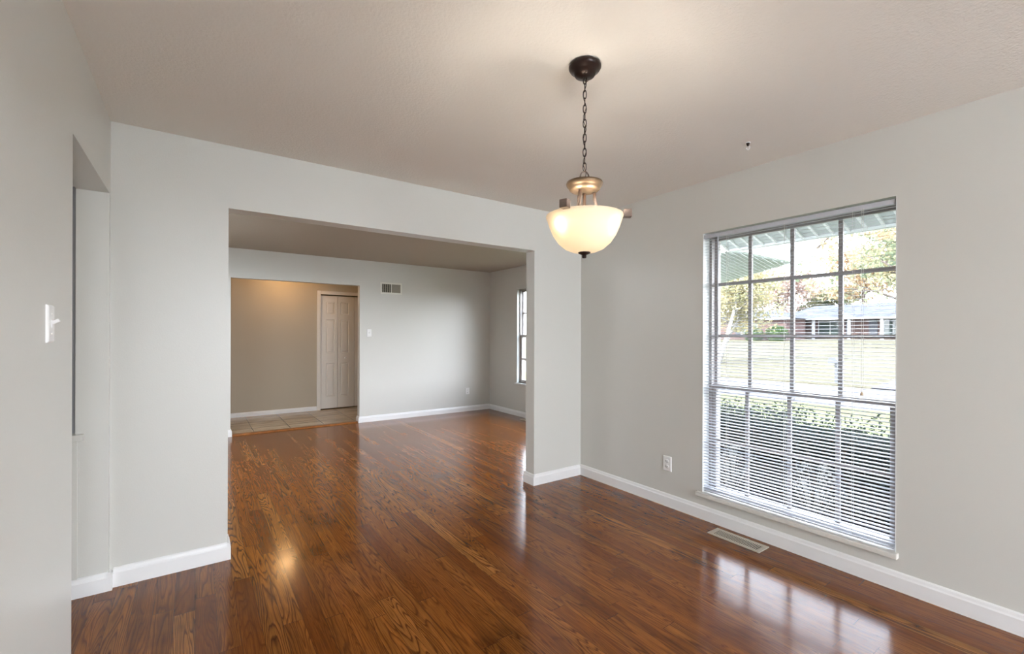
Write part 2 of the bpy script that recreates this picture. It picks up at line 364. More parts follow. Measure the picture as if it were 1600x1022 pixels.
# foyer
DX0, DX1, DZ = 1.776, 2.935, 2.02
b = MB(); b.box(-.95, DX0, 8.33, 8.43, 0, H); b.box(DX1, 3.7, 8.33, 8.43, 0, H); b.box(DX0, DX1, 8.33, 8.43, DZ, H)
b.box(DX0 - .1, DX1 + .1, 8.9, 9.0, 0, H); b.box(DX0 - .1, DX0, 8.43, 8.9, 0, H); b.box(DX1, DX1 + .1, 8.43, 8.9, 0, H)
struct(b.build('wall_foyer', 'foyer'), 'beige-grey back wall of the foyer')
struct(MB().box(-1.05, -.95, YF2, 9.0, 0, H).build('wall_foyer_left', 'foyer'), 'left end wall of the foyer')
struct(MB().box(3.7, 3.8, YF2, 9.0, 0, H).build('wall_foyer_right', 'foyer'), 'right end wall of the foyer')
# kitchen beyond left opening
b = MB(); b.box(-3.4, -.9, .7, .8, 0, H); b.box(-.9, -.495, .7, .8, 0, H)
b.box(-3.4, -1.5, 3.106, 3.2, 0, H); b.box(-1.5, -.498, 3.106, 3.2, 2.07, H); b.box(-1.5, -.498, 3.106, 3.2, 0, .79)
b.box(-.61, -.498, 3.106, YB, 0, .79)
struct(b.build('wall_kitchen', 'wall'), 'wall with pass-through beyond the left doorway')
b = MB(); b.box(-3.4, -3.3, .7, 1.9, 0, H); b.box(-3.4, -3.3, 2.5, 4.3, 0, H); b.box(-3.4, -3.3, 1.9, 2.5, 0, 1.1); b.box(-3.4, -3.3, 1.9, 2.5, 2.0, H)
struct(b.build('wall_kitchen_left', 'wall'), 'outer wall of the room beyond the left doorway')
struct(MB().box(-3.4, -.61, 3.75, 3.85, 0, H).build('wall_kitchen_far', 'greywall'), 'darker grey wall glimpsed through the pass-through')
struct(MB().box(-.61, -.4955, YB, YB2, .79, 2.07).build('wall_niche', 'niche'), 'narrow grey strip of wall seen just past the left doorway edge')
struct(MB().box(-1.5, -.484, 3.094, 3.106, .095, .79).build('trim_1', 'wall', bevel=.002), 'grey panel below the pass-through ledge', 'trim')
struct(MB().box(-1.5, -.461, 3.062, 3.20, .79, .822).build('trim_2', 'wall', bevel=.003), 'grey painted ledge beside the left doorway', 'trim')

# baseboards ---------------------------------------------------------
def base_prof(h=.096, t=.016):
    return [(0, 0), (t, 0), (t, h - .026), (t * .75, h - .018), (t * .6, h - .006), (t * .3, h), (0, h)]
def baseboard(name, segs, label):
    b = MB()
    for ax, face, sign, a0, a1, h in segs:      # ax: the axis it runs along; face: wall coordinate; sign: direction it stands out
        pr = [(face + sign * u, v) for u, v in base_prof(h)]
        b.prism(pr, 1 if ax == 'y' else 0, a0, a1) if ax == 'y' else b.prism(pr, 0, a0, a1)
    return struct(b.build(name, 'trim'), label, 'baseboard')
T = .016
baseboard('baseboard_left', [('x', 3.106, -1, -.62, XL, .096), ('y', XL, 1, 3.090, YB, .096), ('y', XL, 1, YR, 2.255, .096)], 'white baseboard at the end of the left wall')
baseboard('baseboard_back', [('x', YB, -1, XL + T, .1554, .1), ('y', .1554, 1, YB - T, YB2 + T, .1), ('x', YB, -1, 2.4433, XR - T, .096), ('y', 2.4433, -1, YB - T, YB2 + T, .096),
                             ('x', YB2, 1, -.49, .1554, .096), ('x', YB2, 1, 2.4433, XLR - T, .096)], 'white baseboard along the partition wall')
baseboard('baseboard_right', [('y', XR, -1, YR, YB, .098)], 'white baseboard under the window with blinds')
baseboard('baseboard_far', [('x', YF, -1, -.49, FX0, .09), ('y', FX0, 1, YF - T, YF2 + T, .09), ('x', YF, -1, FX1, XLR - T, .09), ('y', FX1, -1, YF - T, YF2 + T, .09)], 'white baseboard along the far living room wall')
baseboard('baseboard_living', [('y', XLR, -1, YB2, YF, .085)], 'white baseboard under the living room window')
baseboard('baseboard_foyer', [('x', 8.33, -1, -.95, DX0 - .062, .075), ('x', 8.33, -1, DX1 + .062, 3.7, .075)], 'white baseboard on the foyer back wall')
struct(MB().prism([(6.845, 0), (6.857, .016), (6.90, .020), (6.928, .012), (6.94, 0)], 0, FX0 + T, FX1 - T).build('trim_3', 'threshold'), 'oak threshold strip between living room floor and foyer tiles', 'trim')

# closet door ---------------------------------------------------------
def box_casing():
    b = MB(); w_ = .062
    b.box(DX0 - w_, DX0, 8.312, 8.33, 0, DZ + w_); b.box(DX1, DX1 + w_, 8.312, 8.33, 0, DZ + w_); b.box(DX0, DX1, 8.312, 8.33, DZ, DZ + w_)
    return struct(b.build('trim_4', 'door', bevel=.004), 'cream casing around the bifold closet door', 'trim')
box_casing()
dr = empty('door_1', (DX0, 8.35, 0), kind='structure'); dr['label'] = 'cream panelled bifold closet door in the foyer'; dr['category'] = 'door'
lw = (DX1 - DX0) / 4
for k in range(4):
    x0 = DX0 + k * lw + .003; x1 = x0 + lw - .005
    a0, a1 = ((.092, .235) if k % 2 == 0 else (.046, .19))
    zs = [(.225, .815), (.995, 1.585), (1.675, 1.898)]
    b = MB(); Y0, Y1 = 8.345, 8.375
    b.box(x0, x0 + a0, Y0, Y1, .02, 2.0); b.box(x0 + a1, x1, Y0, Y1, .02, 2.0)
    prev = .02
    for z0, z1 in zs + [(2.0, 2.0)]:
        b.box(x0 + a0, x0 + a1, Y0, Y1, prev, z0); prev = z1
    leaf = b.build('door_leaf', 'door', dr)
    for z0, z1 in zs:
        X0, X1 = x0 + a0, x0 + a1; q = MB(); i1, i2 = .010, .030
        ring = lambda i, y: [(X0 + i, y, z0 + i), (X1 - i, y, z0 + i), (X1 - i, y, z1 - i), (X0 + i, y, z1 - i)]
        vs = ring(0, Y0) + ring(i1, Y0 + .010) + ring(i2, Y0 + .001)
        fs = [(j, (j + 1) % 4, (j + 1) % 4 + 4, j + 4) for j in range(4)] + [(j + 4, (j + 1) % 4 + 4, (j + 1) % 4 + 8, j + 8) for j in range(4)] + [(8, 9, 10, 11)]
        q.add(vs, fs).build('raised_panel', 'door', leaf)
    if k in (1, 2):
        kx = x0 + (.125 if k == 1 else .155); q = MB()
        q.lathe([(.006, 0), (.006, .012), (.014, .018), (.017, .026), (.013, .034), (.001, .036)], seg=20)
        q.v = [(kx + x, Y0 - z, .905 + y) for x, y, z in q.v]
        q.build('door_knob', 'plate', leaf)

# windows ---------------------------------------------------------
def window(name, X, Y0, Y1, Z0, Z1, zmeet, cols, rows_up, rows_lo, label):
    r = empty(name, (X, Y0, Z0), kind='structure'); r['label'] = label; r['category'] = 'window'
    f = .022; fd = .09
    b = MB(); b.box(X, X + fd, Y0, Y0 + f, Z0, Z1); b.box(X, X + fd, Y1 - f, Y1, Z0, Z1); b.box(X, X + .09, Y0, Y1, Z0, Z0 + f); b.box(X, X + .09, Y0, Y1, Z1 - f, Z1)
    b.box(X + .042, X + .046, Y0 + f, Y0 + f + .008, Z0, Z1); b.box(X + .042, X + .046, Y1 - f - .008, Y1 - f, Z0, Z1)
    b.build('window_frame', 'metal', r)
    def sash(nm, x0, x1, z0, z1, st, rows, rail):
        y0, y1 = Y0 + f - .004, Y1 - f + .004
        s = MB(); s.box(x0, x1, y0, y0 + st, z0, z1); s.box(x0, x1, y1 - st, y1, z0, z1); s.box(x0, x1, y0 + st, y1 - st, z0, z0 + rail); s.box(x0, x1, y0 + st, y1 - st, z1 - rail, z1)
        so = s.build(nm, 'metal', r)
        yy0, yy1, zz0, zz1 = y0 + st, y1 - st, z0 + rail, z1 - rail
        mb = MB(); xm = (x0 + x1) / 2
        for c in cols: mb.box(xm - .009, xm + .009, c - .0115, c + .0115, zz0, zz1)
        for q in rows: mb.box(xm - .0085, xm + .0085, yy0, yy1, q - .0115, q + .0115)
        mb.build('muntins', 'metal', so)
        MB().box(xm - .0015, xm + .0015, yy0 - .003, yy1 + .003, zz0 - .003, zz1 + .003).build('pane', 'glass', so)
    sash('upper_sash', X + .05, X + .074, zmeet - .018, Z1 - f + .004, .018, rows_up, .024)
    sash('lower_sash', X + .012, X + .038, Z0 + f - .004, zmeet + .018, .032, rows_lo, .032)
    return r
window('window_1', 3.085, WY0, WY1, .175, WZ1, .955, (1.603, 1.334, 1.068), (1.325, 1.700), (.565,), 'multi-pane window with grey metal muntins in the right wall')
struct(MB().box(2.974, 3.088, .760, 1.912, .165, .194).build('window_sill', 'sill', bevel=.004), 'worn off-white sill board under the window with blinds', 'sill')
b = MB(); b.box(3.004, 3.088, WY1 - .003, WY1, .194, WZ1); b.box(3.004, 3.088, WY0, WY0 + .003, .194, WZ1)
struct(b.build('trim_5', 'jamb'), 'white painted side reveals of the window with blinds', 'trim')
window('window_2', 4.36, LW0, LW1, LZ0, LZ1, 1.307, (3.9, 4.42, 4.94, 5.47), (1.68,), (.93,), 'living room window glimpsed past the partition end')
b = MB(); b.box(XLR - .002, 4.36, LW1 - .003, LW1, LZ0, LZ1); b.box(XLR - .002, 4.36, LW0, LW0 + .003, LZ0, LZ1)
struct(b.build('trim_6', 'jamb'), 'white side reveals of the living room window', 'trim')
struct(MB().box(XLR - .03, 4.41, LW0 - .03, LW1 + .03, LZ0 - .025, LZ0).build('window_sill_living', 'trim', bevel=.003), 'white sill of the living room window', 'sill')
wk = window('window_kitchen_added', -3.38, 1.9, 2.5, 1.1, 2.0, 1.55, (2.2,), (), (), 'added unseen window that lights the room beyond the left doorway')  # unseen window added to give the kitchen light

# mini blind ---------------------------------------------------------
bl = empty('window_blind', (3.04, 1.33, 2.03), 'white metal mini blind hanging in the right-hand window, slats tilted open', 'blind')
BY0, BY1, BX = .780, 1.868, 3.022
b = MB(); b.box(BX - .013, BX + .013, BY0, BY1, 2.024, 2.052); b.build('head_rail', 'slat', bl, bevel=.002)
MB().box(BX - .012, BX + .012, BY0 + .003, BY1 - .003, .2035, .213).build('bottom_rail', 'slat', bl, bevel=.003)
b = MB(); tilt = math.radians(7); hw = .0125; pitch = .0208; z = 2.012; rs = random.Random(3)
zs = []
while z > .236: zs.append(z); z -= pitch
zs += [.229, .221]
for z in zs:
    tl = tilt + rs.uniform(-.012, .012) + (math.radians(3) if z < .3 else 0); sk = rs.uniform(-.0012, .0012)
    vs = []
    for y, dz in ((BY0, sk), (BY1, -sk)):
        for k in range(5):
            u = -1 + k * .5; cr = .0013 * (1 - u * u)
            vs.append((BX + u * hw * math.cos(tl), y, z + u * hw * math.sin(tl) + cr + dz))
    n = len(vs); vs += [(x, y, zz - .0004) for x, y, zz in vs]
    fs = [(k, k + 1, k + 6, k + 5) for k in range(4)] + [(k + 10, k + 15, k + 16, k + 11) for k in range(4)] + [(0, 5, 15, 10), (4, 14, 19, 9)]
    b.add(vs, fs, True)
b.build('slats', 'slat', bl)
for y in (1.699, 1.325, .967):
    c = MB()
    for dx in (-.0132, .0132): c.tube([(BX + dx, y, 2.03), (BX + dx, y, .215)], .0007, 5)
    c.tube([(BX, y + .004, 2.03), (BX, y + .004, .215)], .0008, 5)
    c.build('ladder_cord', 'cord', bl)
MB().tube([(BX - .022, 1.757, 2.03), (BX - .022, 1.757, 1.31)], .0042, 8).build('tilt_wand', 'slat', bl)
c = MB(); 
for dy in (-.004, .005): c.tube([(BX - .02, .918 + dy, 2.03), (BX - .02, .918 + dy, 1.02)], .0009, 5)
pc = c.build('pull_cord', 'cord', bl)
MB().lathe([(.003, .022), (.006, .012), (.009, 0), (.001, -.001)], (BX - .02, .920, 1.0), 14).build('cord_tassel', 'tassel', pc)

# ------------------------------------------------------------------ pendant light
PX, PY = 1.306, 1.344
pn = empty('pendant_light', (PX, PY, H), 'bronze bowl pendant light hanging on a chain from the dining room ceiling', 'pendant light')
L0 = lambda pr: MB().lathe(pr, (PX, PY, 0), 48)
cp = L0([(.001, H), (.060, H), (.066, H - .006), (.066, H - .014), (.060, H - .024), (.050, H - .030), (.046, H - .034), (.040, H - .046), (.012, H - .052), (.001, H - .053)]).build('canopy', 'bronze', pn)
for a in (-2.2, .5):
    MB().lathe([(.004, 0), (.004, -.004), (.001, -.006)], (PX + .033 * math.cos(a), PY + .033 * math.sin(a), H - .047), 10).build('screw', 'arm', cp)
c = MB(); zt, zb = 2.392, 2.005; nl = 13; pt = (zt - zb) / nl
for i in range(nl):
    zc = zt - pt * (i + .5); ll = pt * .5 + .003; wd = .0068; ang = -.61 + (PI / 2 if i % 2 else 0) + random.uniform(-.15, .15)
    pts = []
    for k in range(16):
        t = 2 * PI * k / 16; u = math.cos(t) * wd; v = math.sin(t); v = math.copysign(abs(v) ** .8, v) * ll
        pts.append((PX + u * math.cos(ang), PY + u * math.sin(ang), zc + v))
    c.tube(pts, .0019, 6, closed=True)
c.build('chain', 'bronze', pn)
wp = [(PX + .0065 * math.sin(i * 1.25), PY + .0065 * math.cos(i * 1.25), zt - (zt - 1.955) * i / 24) for i in range(25)]
MB().tube(wp, .0013, 6).build('wire', 'bronze', pn)
lp = [(PX + .019 * math.cos(t) * math.cos(-.61), PY + .019 * math.cos(t) * math.sin(-.61), 1.968 + .034 * math.sin(t)) for t in [PI * k / 14 for k in range(15)]]
MB().tube(lp, .003, 8).build('hanging_loop', 'arm', pn)
L0([(.001, 1.961), (.052, 1.960), (.0725, 1.956), (.0755, 1.950), (.0735, 1.943), (.067, 1.935), (.0645, 1.932), (.063, 1.927), (.056, 1.920), (.046, 1.917), (.001, 1.916)]).build('ceiling_plate', 'bronze2', pn)
MB().tube([(PX, PY, 1.91), (PX, PY, 1.66)], .0065, 12).build('centre_rod', 'arm', pn)
vdir = Vector((math.sin(.6123), math.cos(.6123))); rdir = Vector((math.cos(.6123), -math.sin(.6123)))
for deg in (236, 356, 116):
    a = math.radians(deg); dv = rdir * math.cos(a) + vdir * math.sin(a)
    P = lambda r, z: (PX + dv.x * r, PY + dv.y * r, z)
    pts = [P(.040, 1.912), P(.042, 1.885), P(.048, 1.860), P(.062, 1.838), P(.088, 1.824), P(.125, 1.820), P(.172, 1.820)]
    arm = MB().tube(pts, [.007, .0065, .006, .006, .006, .0055, .005], 10).build('arm', 'arm', pn)
    mt = Matrix.Translation(P(.174, 1.826)) @ Matrix.Rotation(math.atan2(dv.y, dv.x), 4, 'Z')
    MB().box(-.016, .016, -.016, .016, -.016, .016, mt).build('cube_finial', 'arm', arm, bevel=.002)
outer = [(.020, 1.668), (.050, 1.671), (.080, 1.684), (.108, 1.708), (.128, 1.738), (.143, 1.772), (.153, 1.803), (.158, 1.815)]
inner = [(r - .004, z + .003) for r, z in outer]
L0(outer + [(.157, 1.818)] + inner[::-1]).build('glass_bowl', 'bowl', pn)
L0([(.001, 1.673), (.026, 1.671), (.024, 1.664), (.013, 1.659), (.009, 1.657), (.009, 1.648), (.007, 1.645), (.001, 1.644)]).build('bottom_finial', 'bronze', pn)
for lat in (-.094, .084):
    q = Vector((PX, PY)) + rdir * lat - vdir * .072
    sk = MB().tube([(PX + (q.x - PX) * .25, PY + (q.y - PY) * .25, 1.80), (PX + (q.x - PX) * .55, PY + (q.y - PY) * .55, 1.785)], .012, 12).build('lamp_socket', 'plate', pn)
    MB().lathe([(.001, .024), (.014, .020), (.023, .006), (.024, -.004), (.018, -.018), (.001, -.024)], (q.x, q.y, 1.775), 20).build('bulb', 'bulb', pn)
    light('pendant_bulb_light', 'POINT', (q.x, q.y, 1.775), 17, (1, .92, .82), shadow_soft_size=.026)

# ceiling hook
hk = empty('ceiling_hook', (2.60, 1.342, H), 'small white swag hook in the ceiling near the window wall', 'hook')
MB().lathe([(.001, H), (.013, H), (.013, H - .003), (.001, H - .004)], (2.60, 1.342, 0), 20).build('hook_plate', 'plate', hk)
MB().lathe([(.010, H - .003), (.008, H - .012), (.004, H - .02), (.001, H - .022)], (2.60, 1.342, 0), 16).build('hook_shank', 'bronze', hk)
pts = [(2.60, 1.342, H - .018)] + [(2.60 + .010 * math.sin(t) * .8, 1.342 - .010 * math.sin(t) * .6, H - .030 + .011 * math.cos(t)) for t in [PI * 1.5 * k / 12 for k in range(13)]]
MB().tube(pts, .0024, 8).build('hook_curve', 'plate', hk)

# ------------------------------------------------------------------ switches, outlets, registers
def place(mb, axis, at, flip=1):      # local plate frame: x across, y up, z out of the wall
    def f(v):
        x, y, z_ = v
        if axis == 'left': return (at[0] + z_, at[1] + x, at[2] + y)
        if axis == 'right': return (at[0] - z_, at[1] + x, at[2] + y)
        return (at[0] + x, at[1] - z_, at[2] + y)
    mb.v = [f(v) for v in mb.v]; return mb
def plate_mb(w_, h_, t=.006):
    b = MB(); i = .005
    o = [(-w_ / 2, -h_ / 2), (w_ / 2, -h_ / 2), (w_ / 2, h_ / 2), (-w_ / 2, h_ / 2)]
    vs = [(x, y, 0) for x, y in o] + [(x - math.copysign(i * .3, x), y - math.copysign(i * .3, y), t * .6) for x, y in o] + [(x - math.copysign(i, x), y - math.copysign(i, y), t) for x, y in o]
    return b.add(vs, [(3, 2, 1, 0)] + [(j, (j + 1) % 4, (j + 1) % 4 + 4, j + 4) for j in range(4)] + [(j + 4, (j + 1) % 4 + 4, (j + 1) % 4 + 8, j + 8) for j in range(4)] + [(8, 9, 10, 11)])
def switch(axis, at, label, w_=.074, h_=.116, t=.008):
    r = empty('light_switch', at, label, 'light switch')
    place(plate_mb(w_, h_, t), axis, at).build('cover_plate', 'plate', r)
    b = MB(); b.box(-.006, .006, -.012, .012, t, t + .002); place(b, axis, at).build('toggle_collar', 'plate', r)
    b = MB().box(-.0045, .0045, -.005, .005, 0, .020, Matrix.Translation((0, .002, t)) @ Matrix.Rotation(-.55, 4, 'X')); place(b, axis, at).build('toggle', 'plate', r, bevel=.0015)
    for y in (-.03, .03):
        place(MB().lathe([(.0035, 0), (.003, .0015), (.001, .002)], (0, y, t), 12), axis, at).build('screw', 'plate', r)
    return r
switch('left', (XL, 1.936, 1.358), 'white toggle light switch on the near left wall', .072, .116, .007)
switch('far', (2.148, YF, 1.346), 'small white light switch on the far wall beside the foyer opening')
def outlet(axis, at, label):
    r = empty('wall_outlet', at, label, 'outlet')
    place(plate_mb(.074, .116, .007), axis, at).build('cover_plate', 'plate', r)
    for y in (-.021, .021):
        q = MB().lathe([(.0165, 0), (.0165, .0015), (.001, .002)], (0, y, .007), 24); q.v = [(x, (yy - y) * .85 + y, zz) for x, yy, zz in q.v]
        s = place(q, axis, at).build('socket', 'plate', r)
        b = MB(); b.box(-.008, -.0055, y - .003, y + .006, .0088, .0096); b.box(.0055, .008, y - .003, y + .005, .0088, .0096)
        place(b, axis, at).build('slots', 'slot', s)
    place(MB().lathe([(.003, 0), (.001, .002)], (0, 0, .007), 12), axis, at).build('screw', 'plate', r)
outlet('right', (XR, 2.168, .330), 'white double outlet low on the right wall left of the window')
outlet('far', (3.858, YF, .346), 'white outlet low on the far living room wall')

def register(x0, x1, y0, y1, label, n=26):
    r = empty('floor_register', ((x0 + x1) / 2, (y0 + y1) / 2, 0), label, 'floor register')
    t = .006; e = .024; m_ = .016
    b = MB(); b.box(x0, x0 + e, y0, y1, 0, t); b.box(x1 - e, x1, y0, y1, 0, t); b.box(x0 + e, x1 - e, y0, y0 + e, 0, t); b.box(x0 + e, x1 - e, y1 - e, y1, 0, t)
    b.build('rim', 'beige', r, bevel=.002)
    MB().box(x0 + e - .001, x1 - e + .001, y0 + e - .001, y1 - e + .001, .0006, .0014).build('duct_opening', 'dark', r)
    b = MB(); st = (y1 - y0 - 2 * e) / n
    for k in range(n):
        y = y0 + e + st * (k + .5); b.box(-(x1 - x0) / 2 + e, (x1 - x0) / 2 - e, -.0020, .0020, -.0005, .0005, Matrix.Translation(((x0 + x1) / 2, y, .0035)) @ Matrix.Rotation(.6, 4, 'X'))
    b.build('louvers', 'beige', r); return r
register(2.812, 2.940, 1.376, 1.718, 'beige metal floor register below the window with blinds')
register(4.150, 4.270, 5.42, 5.70, 'beige floor register by the living room window baseboard, partly hidden', 20)

# return grille on far wall
gx0, gx1, gz0, gz1 = 2.318, 2.662, 1.952, 2.130
g = empty('air_vent', ((gx0 + gx1) / 2, YF, gz0), 'white framed rectangular air vent high on the far wall', 'air vent')
b = MB(); e = .024; Y0 = YF - .012
b.box(gx0, gx0 + e, Y0, YF, gz0, gz1); b.box(gx1 - e, gx1, Y0, YF, gz0, gz1); b.box(gx0 + e, gx1 - e, Y0, YF, gz0, gz0 + e); b.box(gx0 + e, gx1 - e, Y0, YF, gz1 - e, gz1)
b.box((gx0 + gx1) / 2 - .005, (gx0 + gx1) / 2 + .005, Y0, YF, gz0 + e, gz1 - e)
b.build('frame', mat('grille_frame_paint', (.78, .77, .70), .4), g, bevel=.002)
MB().box(gx0 + e, (gx0 + gx1) / 2 - .005, YF - .002, YF - .0005, gz0 + e, gz1 - e).build('duct_opening', 'dark', g)
b = MB()
for k in range(8):
    z = gz0 + e + .008 + k * (gz1 - gz0 - 2 * e) / 8; b.box(gx0 + e, (gx0 + gx1) / 2 - .005, YF - .008, YF - .0065, z - .001, z + .002)
for k in range(4):
    x = gx0 + e + .02 + k * .033; b.box(x - .009, x + .009, YF - .006, YF - .004, gz0 + e, gz1 - e)
b.build('louvers', 'grille', g)
b = MB()
for k in range(16):
    z = gz0 + e + .004 + k * (gz1 - gz0 - 2 * e) / 16; b.box((gx0 + gx1) / 2 + .005, gx1 - e, YF - .009, YF - .002, z - .003, z + .0042)
b.build('slats', 'grille', g)

# foyer ceiling lamp (seen as a glow on the floor and wall)
fl = empty('ceiling_lamp', (1.16, 7.80, H), 'warm flush ceiling lamp in the foyer, behind the header', 'ceiling lamp')
MB().lathe([(.001, H), (.15, H), (.155, H - .02), (.14, H - .03), (.001, H - .03)], (1.16, 7.80, 0), 32).build('lamp_base', 'bronze2', fl)
MB().lathe([(.135, H - .028), (.13, H - .06), (.10, H - .085), (.05, H - .10), (.001, H - .103)], (1.16, 7.80, 0), 32).build('lamp_glass', 'lampglass', fl)
light('foyer_lamp_light', 'POINT', (1.16, 7.80, H - .17), 5.2, (1, .60, .27), shadow_soft_size=.12)

# added flush fill light, unseen behind the partition, to brighten the living room
def fill_light(x, y, sx, sy, energy, color, label):
    r = empty('added_fill_light', (x, y, H), label, 'fill light')
    b = MB(); b.box(x - sx, x + sx, y - sy, y + sy, H - .05, H); b.build('housing', 'plate', r, bevel=.006)
    MB().box(x - sx + .03, x + sx - .03, y - sy + .03, y + sy - .03, H - .062, H - .048).build('diffuser', 'panel', r)
    l = light('fill_light_lamp', 'AREA', (x, y, H - .07), energy, color, shape='RECTANGLE', size=2 * sx - .08, size_y=2 * sy - .08)
    return r
M['panel'] = mat('fill_light_diffuser', (1, 1, 1), .5, emit=(.96, .97, 1), estr=3)
fill_light(-.2, 5.0, .2, .6, 14, (.80, .90, 1), 'added unseen fill light on the living room ceiling behind the partition')

# ------------------------------------------------------------------ outdoors
# sloping ribbed soffit over the window
def soffit(name, A, Bq, C, D, n, label, rib=.018, m_='soffit'):
    """quad A-B along the wall side, D-C along the outer edge; ribs run from the wall side to the outer edge"""
    A, Bq, C, D = map(Vector, (A, Bq, C, D)); nn = (Bq - A).cross(D - A).normalized()
    if nn.z < 0: nn = -nn
    r = empty(name, A); struct(r, label, 'soffit')
    vs = [A, Bq, C, D] + [p + nn * .03 for p in (A, Bq, C, D)]
    MB().add(vs, [(0, 1, 2, 3), (7, 6, 5, 4), (0, 4, 5, 1), (1, 5, 6, 2), (2, 6, 7, 3), (3, 7, 4, 0)]).build('soffit_panel', m_, r)
    b = MB()
    for k in range(n + 1):
        t = k / n; p = A.lerp(Bq, t); q = D.lerp(C, t); sd = (q - p).cross(nn).normalized() * rib * .5
        lo = -nn * .016
        vs = [p - sd, p + sd, q + sd, q - sd, p - sd + lo, p + sd + lo, q + sd + lo, q - sd + lo]
        b.add(vs, [(4, 5, 6, 7), (0, 1, 5, 4), (2, 3, 7, 6), (1, 2, 6, 5), (3, 0, 4, 7)])
    b.build('soffit_ribs', 'soffit_rib', r); return r
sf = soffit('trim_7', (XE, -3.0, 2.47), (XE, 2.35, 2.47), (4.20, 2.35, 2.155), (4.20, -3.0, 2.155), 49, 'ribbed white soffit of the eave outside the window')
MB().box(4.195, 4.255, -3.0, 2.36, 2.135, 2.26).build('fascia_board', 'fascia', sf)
# eave of the living room wing, hipped, lower right corner reaches into view
e1 = empty('trim_8', (5.5, 2.36, 2.15)); struct(e1, 'grey-green ribbed underside of the projecting porch roof', 'soffit')

P0 = Vector((4.20, 2.36, 2.15)); P1 = Vector((5.53, 2.36, 2.15)); P2 = Vector((5.53, 3.45, 1.95)); P3 = Vector((4.56, 3.45, 1.95))
up4 = Vector((0, 0, .04))
vs = [P0, P1, P2, P3] + [p + up4 for p in (P0, P1, P2, P3)]
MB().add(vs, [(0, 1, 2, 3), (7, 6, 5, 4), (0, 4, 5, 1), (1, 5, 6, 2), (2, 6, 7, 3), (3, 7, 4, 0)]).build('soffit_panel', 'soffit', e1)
b = MB(); dd = (Vector((5.267, 2.536, 2.1177)) - Vector((4.475, 2.37, 2.1477)))
for k in range(16):
    p = Vector((5.50 - k * .215, 2.36, 2.147)); q = p.copy(); t = 0
    while q.x < 5.50 and q.y < 3.43 and t < 4: q = p + dd * t; t += .02
    st_ = p
    if st_.x < 4.22: st_ = p + dd * ((4.22 - p.x) / dd.x)
    sd = dd.cross(Vector((0, 0, 1))).normalized() * .006; lo = Vector((0, 0, -.008))
    b.add([st_ - sd, st_ + sd, q + sd, q - sd, st_ - sd + lo, st_ + sd + lo, q + sd + lo, q - sd + lo], [(4, 5, 6, 7), (0, 1, 5, 4), (2, 3, 7, 6), (1, 2, 6, 5), (3, 0, 4, 7)])
b.build('soffit_ribs', 'soffit', e1)
b = MB(); b.prism([(4.26, 2.152), (5.56, 2.152), (6.25, 2.33), (6.25, 2.36), (4.26, 2.34)], 1, 2.31, 2.35)
b.build('fascia_board', 'fascia', e1)
b = MB(); b.tube([(5.0, 2.30, 2.30), (5.7, 2.30, 2.27), (6.35, 2.30, 2.30)], .02, 8); b.build('gutter_pipe', 'fascia', e1)
# roof mass over the rooms
b = MB(); b.prism([(-3.6, 2.60), (3.24, 2.60), (4.24, 2.27), (4.24, 2.33), (.3, 3.6), (-3.6, 2.68)], 1, -3.75, 2.36)
b.build('roof', 'shingle')['kind'] = 'structure'

def ground(name, m, pts, label, cat, kind):
    """pts: list of (x, z) profile, swept along Y"""
    b = MB(); n = len(pts); vs = []; ys = (-70, 110)
    for x, z in pts: vs += [(x, ys[0], z), (x, ys[1], z)]
    for x, z in pts: vs += [(x, ys[0], z - .25), (x, ys[1], z - .25)]
    fs = [(2 * i, 2 * i + 2, 2 * i + 3, 2 * i + 1) for i in range(n - 1)] + [(2 * n + 2 * i, 2 * n + 2 * i + 1, 2 * n + 2 * i + 3, 2 * n + 2 * i + 2) for i in range(n - 1)]
    fs += [(0, 1, 2 * n + 1, 2 * n), (2 * n - 2, 4 * n - 2, 4 * n - 1, 2 * n - 1)]
    o = b.add(vs, fs).build(name, m); o['kind'] = kind; o['label'] = label; o['category'] = cat; return o
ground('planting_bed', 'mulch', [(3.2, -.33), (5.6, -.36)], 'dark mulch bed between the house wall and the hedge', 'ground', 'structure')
ground('near_lawn', 'lawn2', [(5.6, -.36), (14.3, -.60)], 'yellow-green lawn strip between hedge and street', 'lawn', 'stuff')
ground('street', 'road', [(14.3, -.64), (20.2, -.64)], 'pale street crossing beyond the near lawn', 'street', 'structure')
ground('far_lawn', 'lawn', [(20.2, -.58), (28, -.25), (45, .45), (62, .88), (75, 1.2), (240, 4)], 'dry yellow lawn rising from the street to the brick house', 'lawn', 'stuff')
b = MB(); b.box(-3.9, 3.18, -70, -3.73, -.4, -.1); o = b.build('bounce_patio', 'bounce_patio'); o['kind'] = 'structure'; o['label'] = 'unseen paved ground behind the viewpoint, made pale to bounce daylight indoors'; o['category'] = 'ground'  # unseen paving, kept pale to bounce light onto ceiling and upper walls
b = MB(); b.add([(20.2, 3.0, -.56), (20.2, 5.9, -.56), (28, 5.9, -.23), (28, 3.0, -.23), (45, 5.9, .47), (45, 3, .47), (20.2, 3, -.7), (20.2, 5.9, -.7), (45, 5.9, .3), (45, 3, .3)],
               [(0, 1, 2, 3), (3, 2, 4, 5), (0, 6, 7, 1), (1, 7, 8, 4, 2), (0, 3, 5, 9, 6), (5, 4, 8, 9)])
o = b.build('driveway', 'road'); o['kind'] = 'structure'; o['label'] = 'pale driveway climbing from the street at the right'; o['category'] = 'driveway'

